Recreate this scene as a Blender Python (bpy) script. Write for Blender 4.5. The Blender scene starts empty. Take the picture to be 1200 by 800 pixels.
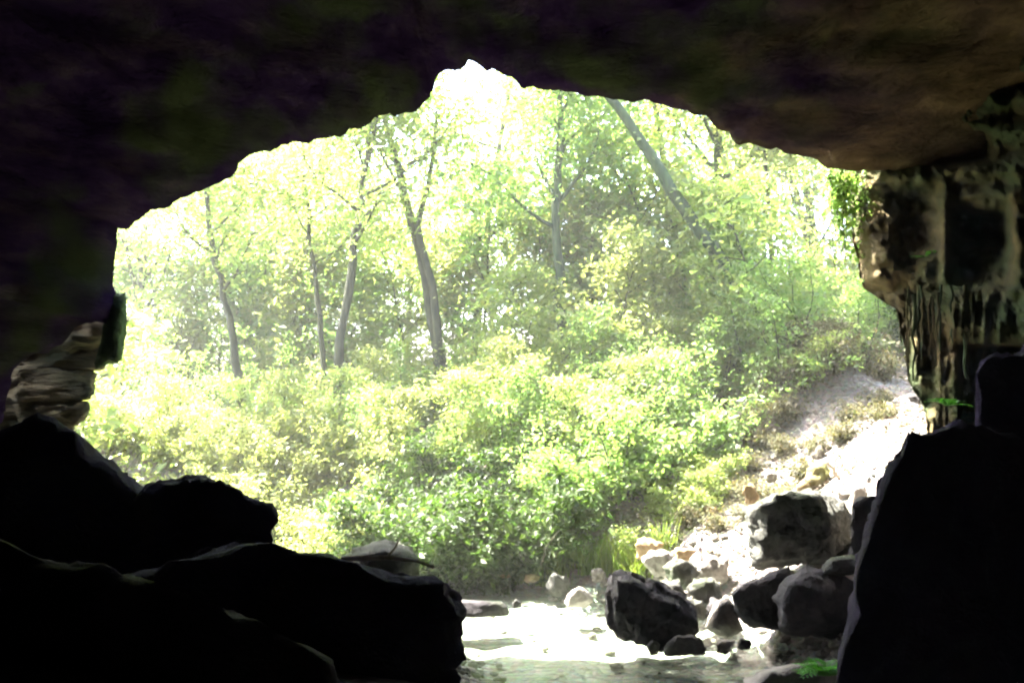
import bpy, bmesh, math, random
import numpy as np
from mathutils import Vector, Matrix, noise, Quaternion

# ------------------------------------------------------------------ camera, light
S = bpy.context.scene
COL = S.collection
R = math.radians
CAM_Z, PITCH, LENS = 3.2, R(3.75), 32.0
FPX = 1200 * LENS / 36.0

cam = bpy.data.cameras.new('camera')
cam_o = bpy.data.objects.new('camera', cam)
COL.objects.link(cam_o)
cam.lens = LENS
cam.sensor_width = 36
cam.clip_start = 0.05
cam.clip_end = 2000
cam_o.location = (0, 0, CAM_Z)
cam_o.rotation_euler = (R(90) + PITCH, 0, 0)
S.camera = cam_o

SUN_EL, SUN_AZ = R(61), R(-66)          # azimuth from +Y, negative = to the left
sun_dir = Vector((math.sin(SUN_AZ) * math.cos(SUN_EL), math.cos(SUN_AZ) * math.cos(SUN_EL), math.sin(SUN_EL)))
world = bpy.data.worlds.new('World')
S.world = world
world.use_nodes = True
wn = world.node_tree
sky = wn.nodes.new('ShaderNodeTexSky')
sky.sky_type = 'NISHITA'
sky.sun_disc = False
sky.sun_elevation = SUN_EL
sky.sun_rotation = SUN_AZ % (2 * math.pi)
sky.air_density = 1.0
sky.dust_density = 3.0
sky.ozone_density = 1.0
bg = wn.nodes['Background']
bg.inputs['Strength'].default_value = 0.15
wn.links.new(sky.outputs['Color'], bg.inputs['Color'])
sun = bpy.data.lights.new('sun', 'SUN')
sun.energy = 5.0
sun.angle = R(0.5)
sun.color = (1.0, 0.95, 0.86)
sun_o = bpy.data.objects.new('sun', sun)
COL.objects.link(sun_o)
sun_o.location = (0, 20, 40)
sun_o.rotation_euler = (-sun_dir).to_track_quat('-Z', 'Y').to_euler()

S.render.engine = 'CYCLES'
S.view_settings.view_transform = 'Standard'
S.view_settings.look = 'None'
S.view_settings.gamma = 1
S.view_settings.use_curve_mapping = False
S.view_settings.exposure = 4.42
S.cycles.filter_width = 2.2
S.cycles.use_adaptive_sampling = True
S.cycles.adaptive_threshold = 0.025
S.cycles.max_bounces = 8
S.cycles.diffuse_bounces = 5
S.cycles.transmission_bounces = 6
S.cycles.transparent_max_bounces = 8

# ------------------------------------------------------------------ helpers
rnd = random.Random(7)


def P(px, py, Y):
    """direction through a photo pixel, cut at distance Y"""
    u, v = (px - 600) / FPX, (400 - py) / FPX
    d = Vector((u, math.cos(PITCH) - v * math.sin(PITCH), math.sin(PITCH) + v * math.cos(PITCH)))
    return Vector((0, 0, CAM_Z)) + d * (Y / d.y)


def tag(o, label=None, cat=None, group=None, kind=None):
    if label: o['label'] = label
    if cat: o['category'] = cat
    if group: o['group'] = group
    if kind: o['kind'] = kind
    return o


def link(name, me, mat, parent=None, loc=None):
    o = bpy.data.objects.new(name, me)
    COL.objects.link(o)
    if mat and not me.materials: me.materials.append(mat)
    if parent: o.parent = parent
    if loc is not None: o.location = loc
    return o


def empty(name, loc):
    o = bpy.data.objects.new(name, None)
    o.empty_display_size = 0.2
    COL.objects.link(o)
    o.location = loc
    return o


def copy_thing(root):
    r = root.copy(); COL.objects.link(r)
    for ch in list(root.children):
        c = ch.copy(); COL.objects.link(c); c.parent = r
        for g in list(ch.children):
            d = g.copy(); COL.objects.link(d); d.parent = c
    return r


def mesh_np(name, verts, faces, smooth=False):
    """verts (n,3); faces (m,k) with constant k"""
    verts = np.asarray(verts, np.float32); faces = np.asarray(faces, np.int32)
    me = bpy.data.meshes.new(name)
    k = faces.shape[1]
    me.vertices.add(len(verts)); me.vertices.foreach_set('co', verts.ravel())
    me.loops.add(faces.size); me.loops.foreach_set('vertex_index', faces.ravel())
    me.polygons.add(len(faces))
    me.polygons.foreach_set('loop_start', np.arange(0, faces.size, k, dtype=np.int32))
    me.polygons.foreach_set('loop_total', np.full(len(faces), k, np.int32))
    me.polygons.foreach_set('use_smooth', np.full(len(faces), smooth))
    me.update(calc_edges=True)
    return me


def grid_faces(nu, nv, wrap=False):
    f = []
    for j in range(nv - 1):
        for i in range(nu if wrap else nu - 1):
            a = j * nu + i; b = j * nu + (i + 1) % nu
            f.append((a, b, b + nu, a + nu))
    return f


class Tubes:
    """several tapered tubes in one mesh"""
    def __init__(s): s.v = []; s.f = []

    def add(s, pts, radii, n=7):
        base = len(s.v)
        pts = [Vector(p) for p in pts]
        for i, p in enumerate(pts):
            t = (pts[min(i + 1, len(pts) - 1)] - pts[max(i - 1, 0)]).normalized()
            a = t.cross(Vector((0.3, 1, 0.13))).normalized(); b = t.cross(a)
            for k in range(n):
                w = 2 * math.pi * k / n
                s.v.append(p + (a * math.cos(w) + b * math.sin(w)) * radii[i])
        for i in range(len(pts) - 1):
            for k in range(n):
                q = base + i * n + k; r_ = base + i * n + (k + 1) % n
                s.f.append((q, r_, r_ + n, q + n))
        e = len(s.v); s.v.append(pts[-1])
        for k in range(n):
            s.f.append((e - n + k, e - n + (k + 1) % n, e, e)[:3])

    def mesh(s, name):
        me = bpy.data.meshes.new(name)
        me.from_pydata([tuple(v) for v in s.v], [], s.f)
        for p in me.polygons: p.use_smooth = True
        me.update()
        return me


def fr(v, o=4): return noise.fractal(v, 1.0, 2.0, o, noise_basis='PERLIN_ORIGINAL')


# ------------------------------------------------------------------ materials
def new_mat(name):
    m = bpy.data.materials.new(name); m.use_nodes = True
    n = m.node_tree.nodes; n.clear()
    out = n.new('ShaderNodeOutputMaterial')
    return m, n, m.node_tree.links, out


def ramp(n, stops):
    r = n.new('ShaderNodeValToRGB')
    e = r.color_ramp.elements
    while len(e) < len(stops): e.new(0.5)
    for el, (p, c) in zip(e, stops):
        el.position = p; el.color = (*c, 1)
    return r


def rock_mat(name, dark, mid, light, moss=None, moss_amt=0.5, scale=1.0, strata=1.0, rough=0.85, bump=0.5, crack=0.12, tan=None, spec=0.2):
    m, n, l, out = new_mat(name)
    tc = n.new('ShaderNodeTexCoord')
    geo = n.new('ShaderNodeNewGeometry')
    mp = n.new('ShaderNodeMapping'); mp.inputs['Scale'].default_value = (scale, scale, scale * strata)
    l.new(geo.outputs['Position'], mp.inputs['Vector'])
    a = n.new('ShaderNodeTexNoise'); a.inputs['Scale'].default_value = 1.3; a.inputs['Detail'].default_value = 9; a.inputs['Roughness'].default_value = 0.65
    l.new(mp.outputs['Vector'], a.inputs['Vector'])
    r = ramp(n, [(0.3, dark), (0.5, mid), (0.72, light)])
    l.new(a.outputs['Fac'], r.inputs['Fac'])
    col = r.outputs['Color']
    if moss:
        b = n.new('ShaderNodeTexNoise'); b.inputs['Scale'].default_value = 0.8; b.inputs['Detail'].default_value = 7
        l.new(geo.outputs['Position'], b.inputs['Vector'])
        rr = ramp(n, [(0.62 - 0.3 * moss_amt, (0, 0, 0)), (0.75 - 0.2 * moss_amt, (1, 1, 1))])
        l.new(b.outputs['Fac'], rr.inputs['Fac'])
        mx = n.new('ShaderNodeMixRGB'); mx.inputs[2].default_value = (*moss, 1)
        l.new(rr.outputs['Color'], mx.inputs[0]); l.new(col, mx.inputs[1])
        col = mx.outputs['Color']
    if tan:
        sx = n.new('ShaderNodeSeparateXYZ'); l.new(geo.outputs['Position'], sx.inputs[0])
        e = n.new('ShaderNodeTexNoise'); e.inputs['Scale'].default_value = 0.6; e.inputs['Detail'].default_value = 6
        l.new(mp.outputs['Vector'], e.inputs['Vector'])
        ma = n.new('ShaderNodeMath'); ma.operation = 'MULTIPLY_ADD'; ma.inputs[1].default_value = 6.0; l.new(e.outputs['Fac'], ma.inputs[0]); l.new(sx.outputs['X'], ma.inputs[2])
        mr = n.new('ShaderNodeMapRange'); mr.inputs['From Min'].default_value = 6.0; mr.inputs['From Max'].default_value = 10.0; l.new(ma.outputs['Value'], mr.inputs['Value'])
        tm = n.new('ShaderNodeMixRGB'); tm.blend_type = 'MIX'
        tr_ = ramp(n, [(0.35, tuple(0.35 * q for q in tan)), (0.6, tan)]); l.new(a.outputs['Fac'], tr_.inputs['Fac'])
        l.new(mr.outputs['Result'], tm.inputs[0]); l.new(col, tm.inputs[1]); l.new(tr_.outputs['Color'], tm.inputs[2]); col = tm.outputs['Color']
    c = n.new('ShaderNodeTexNoise'); c.inputs['Scale'].default_value = 7; c.inputs['Detail'].default_value = 8; c.inputs['Roughness'].default_value = 0.7
    l.new(mp.outputs['Vector'], c.inputs['Vector'])
    d = n.new('ShaderNodeTexVoronoi'); d.feature = 'DISTANCE_TO_EDGE'; d.inputs['Scale'].default_value = 1.6
    wp = n.new('ShaderNodeMixRGB'); wp.inputs[0].default_value = 0.25
    l.new(mp.outputs['Vector'], wp.inputs[1]); l.new(c.outputs['Color'], wp.inputs[2]); l.new(wp.outputs['Color'], d.inputs['Vector'])
    cr = ramp(n, [(0.0, (0, 0, 0)), (0.05, (1, 1, 1))]); l.new(d.outputs['Distance'], cr.inputs['Fac'])
    ad = n.new('ShaderNodeMath'); ad.operation = 'MULTIPLY_ADD'; ad.inputs[1].default_value = crack
    l.new(cr.outputs['Color'], ad.inputs[0]); l.new(c.outputs['Fac'], ad.inputs[2])
    bp = n.new('ShaderNodeBump'); bp.inputs['Strength'].default_value = bump; bp.inputs['Distance'].default_value = 0.12
    l.new(ad.outputs['Value'], bp.inputs['Height'])
    s = n.new('ShaderNodeBsdfPrincipled'); s.inputs['Roughness'].default_value = rough
    s.inputs['Specular IOR Level'].default_value = spec
    l.new(col, s.inputs['Base Color']); l.new(bp.outputs['Normal'], s.inputs['Normal'])
    l.new(s.outputs['BSDF'], out.inputs['Surface'])
    return m


def leaf_mat(name, cols, trans, tw=0.5, rough=0.45):
    m, n, l, out = new_mat(name)
    geo = n.new('ShaderNodeNewGeometry')
    k = len(cols)
    r = ramp(n, [(i / max(1, k - 1), c) for i, c in enumerate(cols)])
    l.new(geo.outputs['Random Per Island'], r.inputs['Fac'])
    s = n.new('ShaderNodeBsdfPrincipled'); s.inputs['Roughness'].default_value = rough
    s.inputs['Specular IOR Level'].default_value = 0.4
    l.new(r.outputs['Color'], s.inputs['Base Color'])
    mu = n.new('ShaderNodeMixRGB'); mu.blend_type = 'MULTIPLY'; mu.inputs[0].default_value = 1; mu.inputs[2].default_value = (*trans, 1)
    l.new(r.outputs['Color'], mu.inputs[1])
    t = n.new('ShaderNodeBsdfTranslucent'); l.new(mu.outputs['Color'], t.inputs['Color'])
    mx = n.new('ShaderNodeMixShader'); mx.inputs[0].default_value = tw
    l.new(s.outputs['BSDF'], mx.inputs[1]); l.new(t.outputs['BSDF'], mx.inputs[2])
    l.new(mx.outputs['Shader'], out.inputs['Surface'])
    return m


def bark_mat(name, a, b):
    m, n, l, out = new_mat(name)
    tc = n.new('ShaderNodeTexCoord')
    mp = n.new('ShaderNodeMapping'); mp.inputs['Scale'].default_value = (7, 7, 1.6)
    l.new(tc.outputs['Object'], mp.inputs['Vector'])
    x = n.new('ShaderNodeTexNoise'); x.inputs['Scale'].default_value = 1.5; x.inputs['Detail'].default_value = 7
    l.new(mp.outputs['Vector'], x.inputs['Vector'])
    r = ramp(n, [(0.35, a), (0.65, b)]); l.new(x.outputs['Fac'], r.inputs['Fac'])
    bp = n.new('ShaderNodeBump'); bp.inputs['Strength'].default_value = 0.6; bp.inputs['Distance'].default_value = 0.03
    l.new(x.outputs['Fac'], bp.inputs['Height'])
    s = n.new('ShaderNodeBsdfPrincipled'); s.inputs['Roughness'].default_value = 0.9
    l.new(r.outputs['Color'], s.inputs['Base Color']); l.new(bp.outputs['Normal'], s.inputs['Normal'])
    l.new(s.outputs['BSDF'], out.inputs['Surface'])
    return m


def ground_mat():
    m, n, l, out = new_mat('earth_and_gravel')
    geo = n.new('ShaderNodeNewGeometry')
    a = n.new('ShaderNodeTexNoise'); a.inputs['Scale'].default_value = 0.9; a.inputs['Detail'].default_value = 9; a.inputs['Roughness'].default_value = 0.65
    l.new(geo.outputs['Position'], a.inputs['Vector'])
    r = ramp(n, [(0.3, (0.045, 0.034, 0.021)), (0.5, (0.12, 0.097, 0.07)), (0.7, (0.20, 0.175, 0.14))])
    l.new(a.outputs['Fac'], r.inputs['Fac'])
    sz_ = n.new('ShaderNodeSeparateXYZ'); l.new(geo.outputs['Position'], sz_.inputs[0])
    mr = n.new('ShaderNodeMapRange'); mr.inputs['From Min'].default_value = 0.12; mr.inputs['From Max'].default_value = -0.05; l.new(sz_.outputs['Z'], mr.inputs['Value'])
    sand = n.new('ShaderNodeMixRGB'); sand.inputs[2].default_value = (0.24, 0.235, 0.215, 1)
    l.new(mr.outputs['Result'], sand.inputs[0]); l.new(r.outputs['Color'], sand.inputs[1])
    v = n.new('ShaderNodeTexVoronoi'); v.inputs['Scale'].default_value = 14
    l.new(geo.outputs['Position'], v.inputs['Vector'])
    mx = n.new('ShaderNodeMixRGB'); mx.blend_type = 'MULTIPLY'; mx.inputs[0].default_value = 0.45
    l.new(sand.outputs['Color'], mx.inputs[1]); l.new(v.outputs['Color'], mx.inputs[2])
    hs = n.new('ShaderNodeHueSaturation'); hs.inputs['Saturation'].default_value = 0.6; hs.inputs['Value'].default_value = 1.25
    l.new(mx.outputs['Color'], hs.inputs['Color'])
    bp = n.new('ShaderNodeBump'); bp.inputs['Strength'].default_value = 0.7; bp.inputs['Distance'].default_value = 0.05
    ad = n.new('ShaderNodeMath'); ad.operation = 'SUBTRACT'
    l.new(a.outputs['Fac'], ad.inputs[0]); l.new(v.outputs['Distance'], ad.inputs[1])
    l.new(ad.outputs['Value'], bp.inputs['Height'])
    s = n.new('ShaderNodeBsdfPrincipled'); s.inputs['Roughness'].default_value = 0.9
    l.new(hs.outputs['Color'], s.inputs['Base Color']); l.new(bp.outputs['Normal'], s.inputs['Normal'])
    l.new(s.outputs['BSDF'], out.inputs['Surface'])
    return m


def water_mat():
    m, n, l, out = new_mat('shallow_running_water')
    geo = n.new('ShaderNodeNewGeometry')
    mp = n.new('ShaderNodeMapping'); mp.inputs['Scale'].default_value = (0.8, 1.7, 1)
    l.new(geo.outputs['Position'], mp.inputs['Vector'])
    a = n.new('ShaderNodeTexNoise'); a.inputs['Scale'].default_value = 3.2; a.inputs['Detail'].default_value = 5; a.inputs['Distortion'].default_value = 0.6
    l.new(mp.outputs['Vector'], a.inputs['Vector'])
    bp = n.new('ShaderNodeBump'); bp.inputs['Strength'].default_value = 0.8; bp.inputs['Distance'].default_value = 0.08
    l.new(a.outputs['Fac'], bp.inputs['Height'])
    g = n.new('ShaderNodeBsdfGlossy'); g.inputs['Roughness'].default_value = 0.12
    l.new(bp.outputs['Normal'], g.inputs['Normal'])
    t = n.new('ShaderNodeBsdfTransparent'); t.inputs['Color'].default_value = (0.86, 0.93, 0.84, 1)
    f = n.new('ShaderNodeFresnel'); f.inputs['IOR'].default_value = 1.33; l.new(bp.outputs['Normal'], f.inputs['Normal'])
    mx = n.new('ShaderNodeMixShader'); l.new(f.outputs['Fac'], mx.inputs[0]); l.new(t.outputs['BSDF'], mx.inputs[1]); l.new(g.outputs['BSDF'], mx.inputs[2])
    l.new(mx.outputs['Shader'], out.inputs['Surface'])
    return m


M = {}
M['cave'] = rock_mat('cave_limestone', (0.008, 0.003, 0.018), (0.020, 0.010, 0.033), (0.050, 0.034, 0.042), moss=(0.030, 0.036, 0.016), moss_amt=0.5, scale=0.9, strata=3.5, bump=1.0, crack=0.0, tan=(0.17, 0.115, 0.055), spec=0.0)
M['wall'] = rock_mat('tan_flowstone', (0.03, 0.022, 0.009), (0.075, 0.054, 0.021), (0.14, 0.10, 0.04), moss=(0.03, 0.042, 0.012), moss_amt=0.7, scale=1.3, strata=0.8, bump=0.8, crack=0.0)
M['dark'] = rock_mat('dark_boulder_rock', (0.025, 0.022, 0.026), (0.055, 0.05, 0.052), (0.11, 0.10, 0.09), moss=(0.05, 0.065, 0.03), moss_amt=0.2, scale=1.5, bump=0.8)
M['black'] = rock_mat('shade_black_rock', (0.020, 0.012, 0.032), (0.038, 0.026, 0.054), (0.058, 0.046, 0.068), scale=1.5, bump=0.8, rough=0.7, spec=0.08)  # foreground shade put into the rock colour, well below the other boulders
M['grey'] = rock_mat('grey_mossy_rock', (0.03, 0.03, 0.028), (0.07, 0.07, 0.06), (0.14, 0.135, 0.115), moss=(0.06, 0.08, 0.035), moss_amt=0.5, scale=1.8, bump=0.8)
M['moss'] = rock_mat('moss_covered_rock', (0.03, 0.05, 0.015), (0.06, 0.10, 0.03), (0.10, 0.15, 0.045), scale=2.5, bump=0.8)
M['ledge'] = rock_mat('banded_ledge_rock', (0.05, 0.042, 0.022), (0.14, 0.115, 0.06), (0.26, 0.21, 0.11), moss=(0.04, 0.055, 0.02), moss_amt=0.5, scale=1.2, strata=4, bump=0.9, crack=0.0)
M['pale'] = rock_mat('pale_limestone', (0.10, 0.09, 0.08), (0.20, 0.18, 0.16), (0.32, 0.295, 0.265), scale=2.2, bump=0.6)
M['tan'] = rock_mat('tan_sandstone', (0.14, 0.09, 0.05), (0.27, 0.19, 0.10), (0.40, 0.31, 0.18), moss=(0.13, 0.13, 0.04), moss_amt=0.4, scale=2.2, bump=0.6)
M['bark'] = bark_mat('grey_green_bark', (0.013, 0.015, 0.007), (0.045, 0.045, 0.018))
M['moss_bark'] = bark_mat('mossy_bark', (0.012, 0.022, 0.007), (0.035, 0.055, 0.015))
M['twig'] = bark_mat('pale_dry_wood', (0.20, 0.16, 0.11), (0.36, 0.31, 0.24))
M['leaf_y'] = leaf_mat('yellow_green_leaves', [(0.10, 0.135, 0.04), (0.13, 0.155, 0.05), (0.10, 0.145, 0.045), (0.17, 0.175, 0.06)], (2.9, 3.0, 1.9))
M['leaf_g'] = leaf_mat('mid_green_leaves', [(0.07, 0.12, 0.035), (0.095, 0.14, 0.045), (0.12, 0.15, 0.045)], (2.8, 3.1, 1.9))
M['leaf_d'] = leaf_mat('shade_green_leaves', [(0.02, 0.042, 0.008), (0.035, 0.062, 0.012), (0.06, 0.09, 0.018)], (1.3, 1.5, 0.8))  # bank shade put into the leaf colour, darker than the other greens
M['leaf_p'] = leaf_mat('pale_glossy_leaves', [(0.12, 0.145, 0.05), (0.16, 0.175, 0.08), (0.10, 0.135, 0.045), (0.20, 0.20, 0.09)], (2.7, 2.7, 1.5), rough=0.35)
M['dry'] = leaf_mat('brown_dry_leaves', [(0.045, 0.05, 0.02), (0.09, 0.075, 0.04), (0.07, 0.09, 0.025), (0.18, 0.16, 0.09)], (1.2, 1.1, 0.8), rough=0.6)
M['fern'] = leaf_mat('bright_fern', [(0.05, 0.16, 0.02), (0.07, 0.20, 0.03)], (1.4, 1.8, 0.8))
M['grass'] = leaf_mat('stream_side_grass', [(0.07, 0.13, 0.02), (0.11, 0.16, 0.03), (0.15, 0.17, 0.04)], (1.5, 1.6, 0.8))
M['litter'] = leaf_mat('dry_fallen_leaves', [(0.10, 0.07, 0.04), (0.18, 0.145, 0.10), (0.05, 0.032, 0.018), (0.24, 0.21, 0.16), (0.08, 0.09, 0.03)], (1, 0.9, 0.8), tw=0.15, rough=0.7)
M['ground'] = ground_mat()
M['water'] = water_mat()

# ------------------------------------------------------------------ terrain
CTRL = np.array([
    (-0.5, 0, 1.5), (-4, 5, 1.5), (-3, 9, 1.0), (-6, 12, 1.6), (-9, 14, 2.0), (-4, 14, 0.7), (5.5, 4, 1.3), (6, 10, 1.7),
    (4.4, 12, 0.6), (8, 14, 2.9), (7.5, 16, 3.1), (8.8, 20, 3.85), (4.8, 17, 1.9), (2.6, 14.6, 0.4), (6.2, 19, 3.2), (0, 18, 1.2),
    (1.5, 19, 1.9), (-1.8, 24, 3.0), (-7.5, 22, 1.5), (-8, 27, 2.6), (-5, 22.5, 1.5), (-15, 30, 3.6), (0, 35, 3.8), (10, 30, 6.0),
    (15, 22, 6.5), (-13, 17, 4), (12, 40, 8), (0, 60, 6), (-20, 60, 6), (25, 60, 12), (-60, 40, 9), (60, 40, 15), (0, 120, 12),
    (-120, 120, 14), (120, 120, 16), (0, 220, 14), (-200, 220, 16), (200, 220, 16), (-80, -80, 2), (80, -80, 2), (0, -80, 2), (-200, 0, 10), (200, 0, 14),
    (0.3, 20.5, 2.2), (3.2, 16.2, 1.1), (6.7, 14.2, 3.0), (7.2, 13, 2.9), (5.0, 14, 1.4)], float)
_c = CTRL[:, :2]
_A = np.sqrt(((_c[:, None] - _c[None]) ** 2).sum(-1) + 0.3)
_A = np.block([[_A, np.ones((len(_c), 1))], [np.ones((1, len(_c))), np.zeros((1, 1))]])
_w = np.linalg.solve(_A, np.append(CTRL[:, 2], 0))
STREAM = np.array([(3.6, -60), (3.4, 0), (2.3, 8), (1.5, 11.5), (0.55, 14.3), (-1.6, 15.5), (-5, 17.6), (-10, 19.6), (-25, 24), (-60, 30)], float)


def stream_dist(x, y):
    p = np.stack([x, y], -1); best = np.full(x.shape, 1e9)
    for a, b in zip(STREAM[:-1], STREAM[1:]):
        ab = b - a
        t = np.clip(((p - a) @ ab) / (ab @ ab), 0, 1)
        best = np.minimum(best, np.sqrt(((p - a - t[..., None] * ab) ** 2).sum(-1)))
    return best


def sm(a, b, x):
    t = np.clip((x - a) / (b - a), 0, 1); return t * t * (3 - 2 * t)


def terrain(x, y):
    x = np.asarray(x, float); y = np.asarray(y, float)
    sh = x.shape; x = x.ravel(); y = y.ravel()
    d = np.sqrt((x[:, None] - _c[:, 0]) ** 2 + (y[:, None] - _c[:, 1]) ** 2 + 0.3)
    z = d @ _w[:-1] + _w[-1]
    z += 1.15 * np.exp(-(((x - 6.3) / 0.95) ** 2 + ((y - 19.2) / 1.1) ** 2))
    z += 0.10 * np.sin(x * 1.9 + 0.7 * y) * np.sin(y * 1.6 - 0.4 * x) + 0.05 * np.sin(x * 4.1 + 1.3) * np.sin(y * 4.7 + x)
    z = np.maximum(z, 0.25)
    s = stream_dist(x, y)
    z = -0.22 + (z + 0.22) * sm(1.5, 3.0, s) + 0.03 * np.sin(x * 5 + y * 3) * np.sin(y * 6 - x * 2)
    return z.reshape(sh)


def gz(x, y): return float(terrain(np.array([x]), np.array([y]))[0])


def axis(lo, hi, core_lo, core_hi, step, grow=1.12):
    a = list(np.arange(core_lo, core_hi, step)); s = step; v = core_lo; left = []
    while v > lo: s *= grow; v -= s; left.append(v)
    s = step; v = a[-1]
    while v < hi: s *= grow; v += s; a.append(v)
    return np.array(left[::-1] + a)


ax, ay = axis(-150, 150, -12, 13, 0.14), axis(-50, 190, 8, 26, 0.14)
X, Y = np.meshgrid(ax, ay)
Z = terrain(X, Y)
core = (X > -12) & (X < 13) & (Y > 8) & (Y < 26)
for j, i in zip(*np.nonzero(core)):
    Z[j, i] += 0.05 * fr(Vector((X[j, i] * 1.7, Y[j, i] * 1.7, 0.3)), 5)
g = link('ground', mesh_np('ground', np.stack([X, Y, Z], -1).reshape(-1, 3), grid_faces(len(ax), len(ay)), True), M['ground'])
tag(g, 'pale stony earth rising from the stream banks to the forest slope', 'ground', kind='structure')

wx, wy = np.arange(-16, 8.1, 0.1), np.arange(-8, 23, 0.1)
X, Y = np.meshgrid(wx, wy)
Z = 0.012 * np.sin(2.3 * X + 5.1 * Y + 1.2 * np.sin(1.7 * X)) * np.sin(3.1 * Y - 1.1 * X) + 0.006 * np.sin(9 * X + 4 * Y) * np.sin(8 * Y - 3 * X)
w = link('stream_water', mesh_np('stream_water', np.stack([X, Y, Z], -1).reshape(-1, 3), grid_faces(len(wx), len(wy)), True), M['water'])
tag(w, 'bright shallow stream flowing out through the cave mouth', 'stream', kind='structure')

# ------------------------------------------------------------------ cave shell (ceiling, side walls, outer cliff)
LIP_Y = 13.8
OUT = [(-160, 900), (-110, 640), (-40, 520), (8, 492), (14, 440), (50, 411), (90, 390), (134, 374), (143, 346), (138, 300), (140, 275), (150, 264), (165, 257), (200, 241), (240, 226), (268, 213),
       (284, 196), (300, 186), (340, 173), (400, 156), (440, 144), (480, 133), (504, 123), (508, 104), (514, 92), (530, 83), (545, 79), (553, 73), (566, 80),
       (585, 91), (604, 100), (613, 110), (640, 112), (700, 115), (750, 122), (800, 128), (822, 139), (850, 152), (862, 164), (900, 175), (940, 186), (970, 191), (1005, 197),
       (1100, 206), (1200, 222), (1290, 260), (1330, 400), (1345, 600), (1360, 900)]
op = [P(x, y, LIP_Y) for x, y in OUT]
seg = [(b - a).length for a, b in zip(op, op[1:])]
cum = np.concatenate([[0], np.cumsum(seg)])
NU = 420
tt = np.linspace(0, cum[-1], NU)
ox = np.interp(tt, cum, [p.x for p in op]); oz = np.interp(tt, cum, [p.z for p in op])
for i in range(NU):
    ox[i] += 0.05 * fr(Vector((tt[i] * 1.8, 0.3, 0)), 5); oz[i] += 0.15 * fr(Vector((tt[i] * 2.4, 5.3, 2)), 5)
CX, CZ = 0.0, 2.6
secs = [(-16.0, 2.2, 0.3), (0.0, 2.1, 0.4), (8.0, 1.95, 0.4)]     # (y, scale, noise amplitude): hilltop, cliff face, lip, inside
for k in range(14):
    f = k / 13
    secs.append((LIP_Y + 0.25 - 2.2 * (1 - f) ** 1.5, 1.03 + 0.75 * (1 - f) ** 1.2, 0.5 * (1 - f) + 0.10))
for k in range(96):
    f = (k + 1) / 96
    y = LIP_Y - 28 * f ** 1.6
    dd = LIP_Y - y
    secs.append((y, 1.0 + 0.48 * (1 - math.exp(-max(0.0, dd - 0.5) / 3.5)) + 0.004 * dd, min(0.06 + 0.14 * dd, 0.5)))
for k in range(8):
    f = (k + 1) / 8
    secs.append((LIP_Y - 28 - 1.5 * f, 1.58 * (1 - f), 0.3))
verts = []
for y, s, am in secs:
    for i in range(NU):
        x, z = CX + (ox[i] - CX) * s, CZ + (oz[i] - CZ) * s
        q = Vector((x * 0.35, y * 0.35, z * 0.8))
        n1 = fr(q, 4) * 0.8 + 0.45 * fr(Vector((x * 0.5, y * 1.3 + 3.1, z * 2.5)), 4)
        n2 = fr(Vector((x * 2.3, y * 2.3, z * 4.0)), 3)
        rr = math.hypot(x - CX, z - CZ) + 1e-6
        off = am * (0.6 * n1 + 0.55 * round(n1 * 3.5) / 3.5 + 0.3) + 0.15 * n2 * min(1, am * 4)
        if y < LIP_Y + 0.1: off = max(off, -0.03)
        verts.append((x + (x - CX) / rr * off, y + 0.5 * am * n1, z + (z - CZ) / rr * off))
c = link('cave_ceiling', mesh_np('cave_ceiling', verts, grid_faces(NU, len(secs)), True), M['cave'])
tag(c, 'dark arching limestone ceiling and walls of the cave with a ragged lip', 'cave', kind='structure')

# ------------------------------------------------------------------ rocks
def hull_planes(pts):
    bm = bmesh.new()
    for p in pts: bm.verts.new(p)
    bmesh.ops.convex_hull(bm, input=bm.verts)
    bmesh.ops.recalc_face_normals(bm, faces=bm.faces)
    res = [(f.normal.copy(), f.normal.dot(f.verts[0].co)) for f in bm.faces if f.calc_area() > 1e-8]
    bm.free(); return res


_ico = {}
def ico(sub):
    if sub not in _ico:
        bm = bmesh.new(); bmesh.ops.create_icosphere(bm, subdivisions=sub, radius=1)
        _ico[sub] = (np.array([v.co[:] for v in bm.verts]), [tuple(v.index for v in f.verts) for f in bm.faces]); bm.free()
    return _ico[sub]


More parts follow.
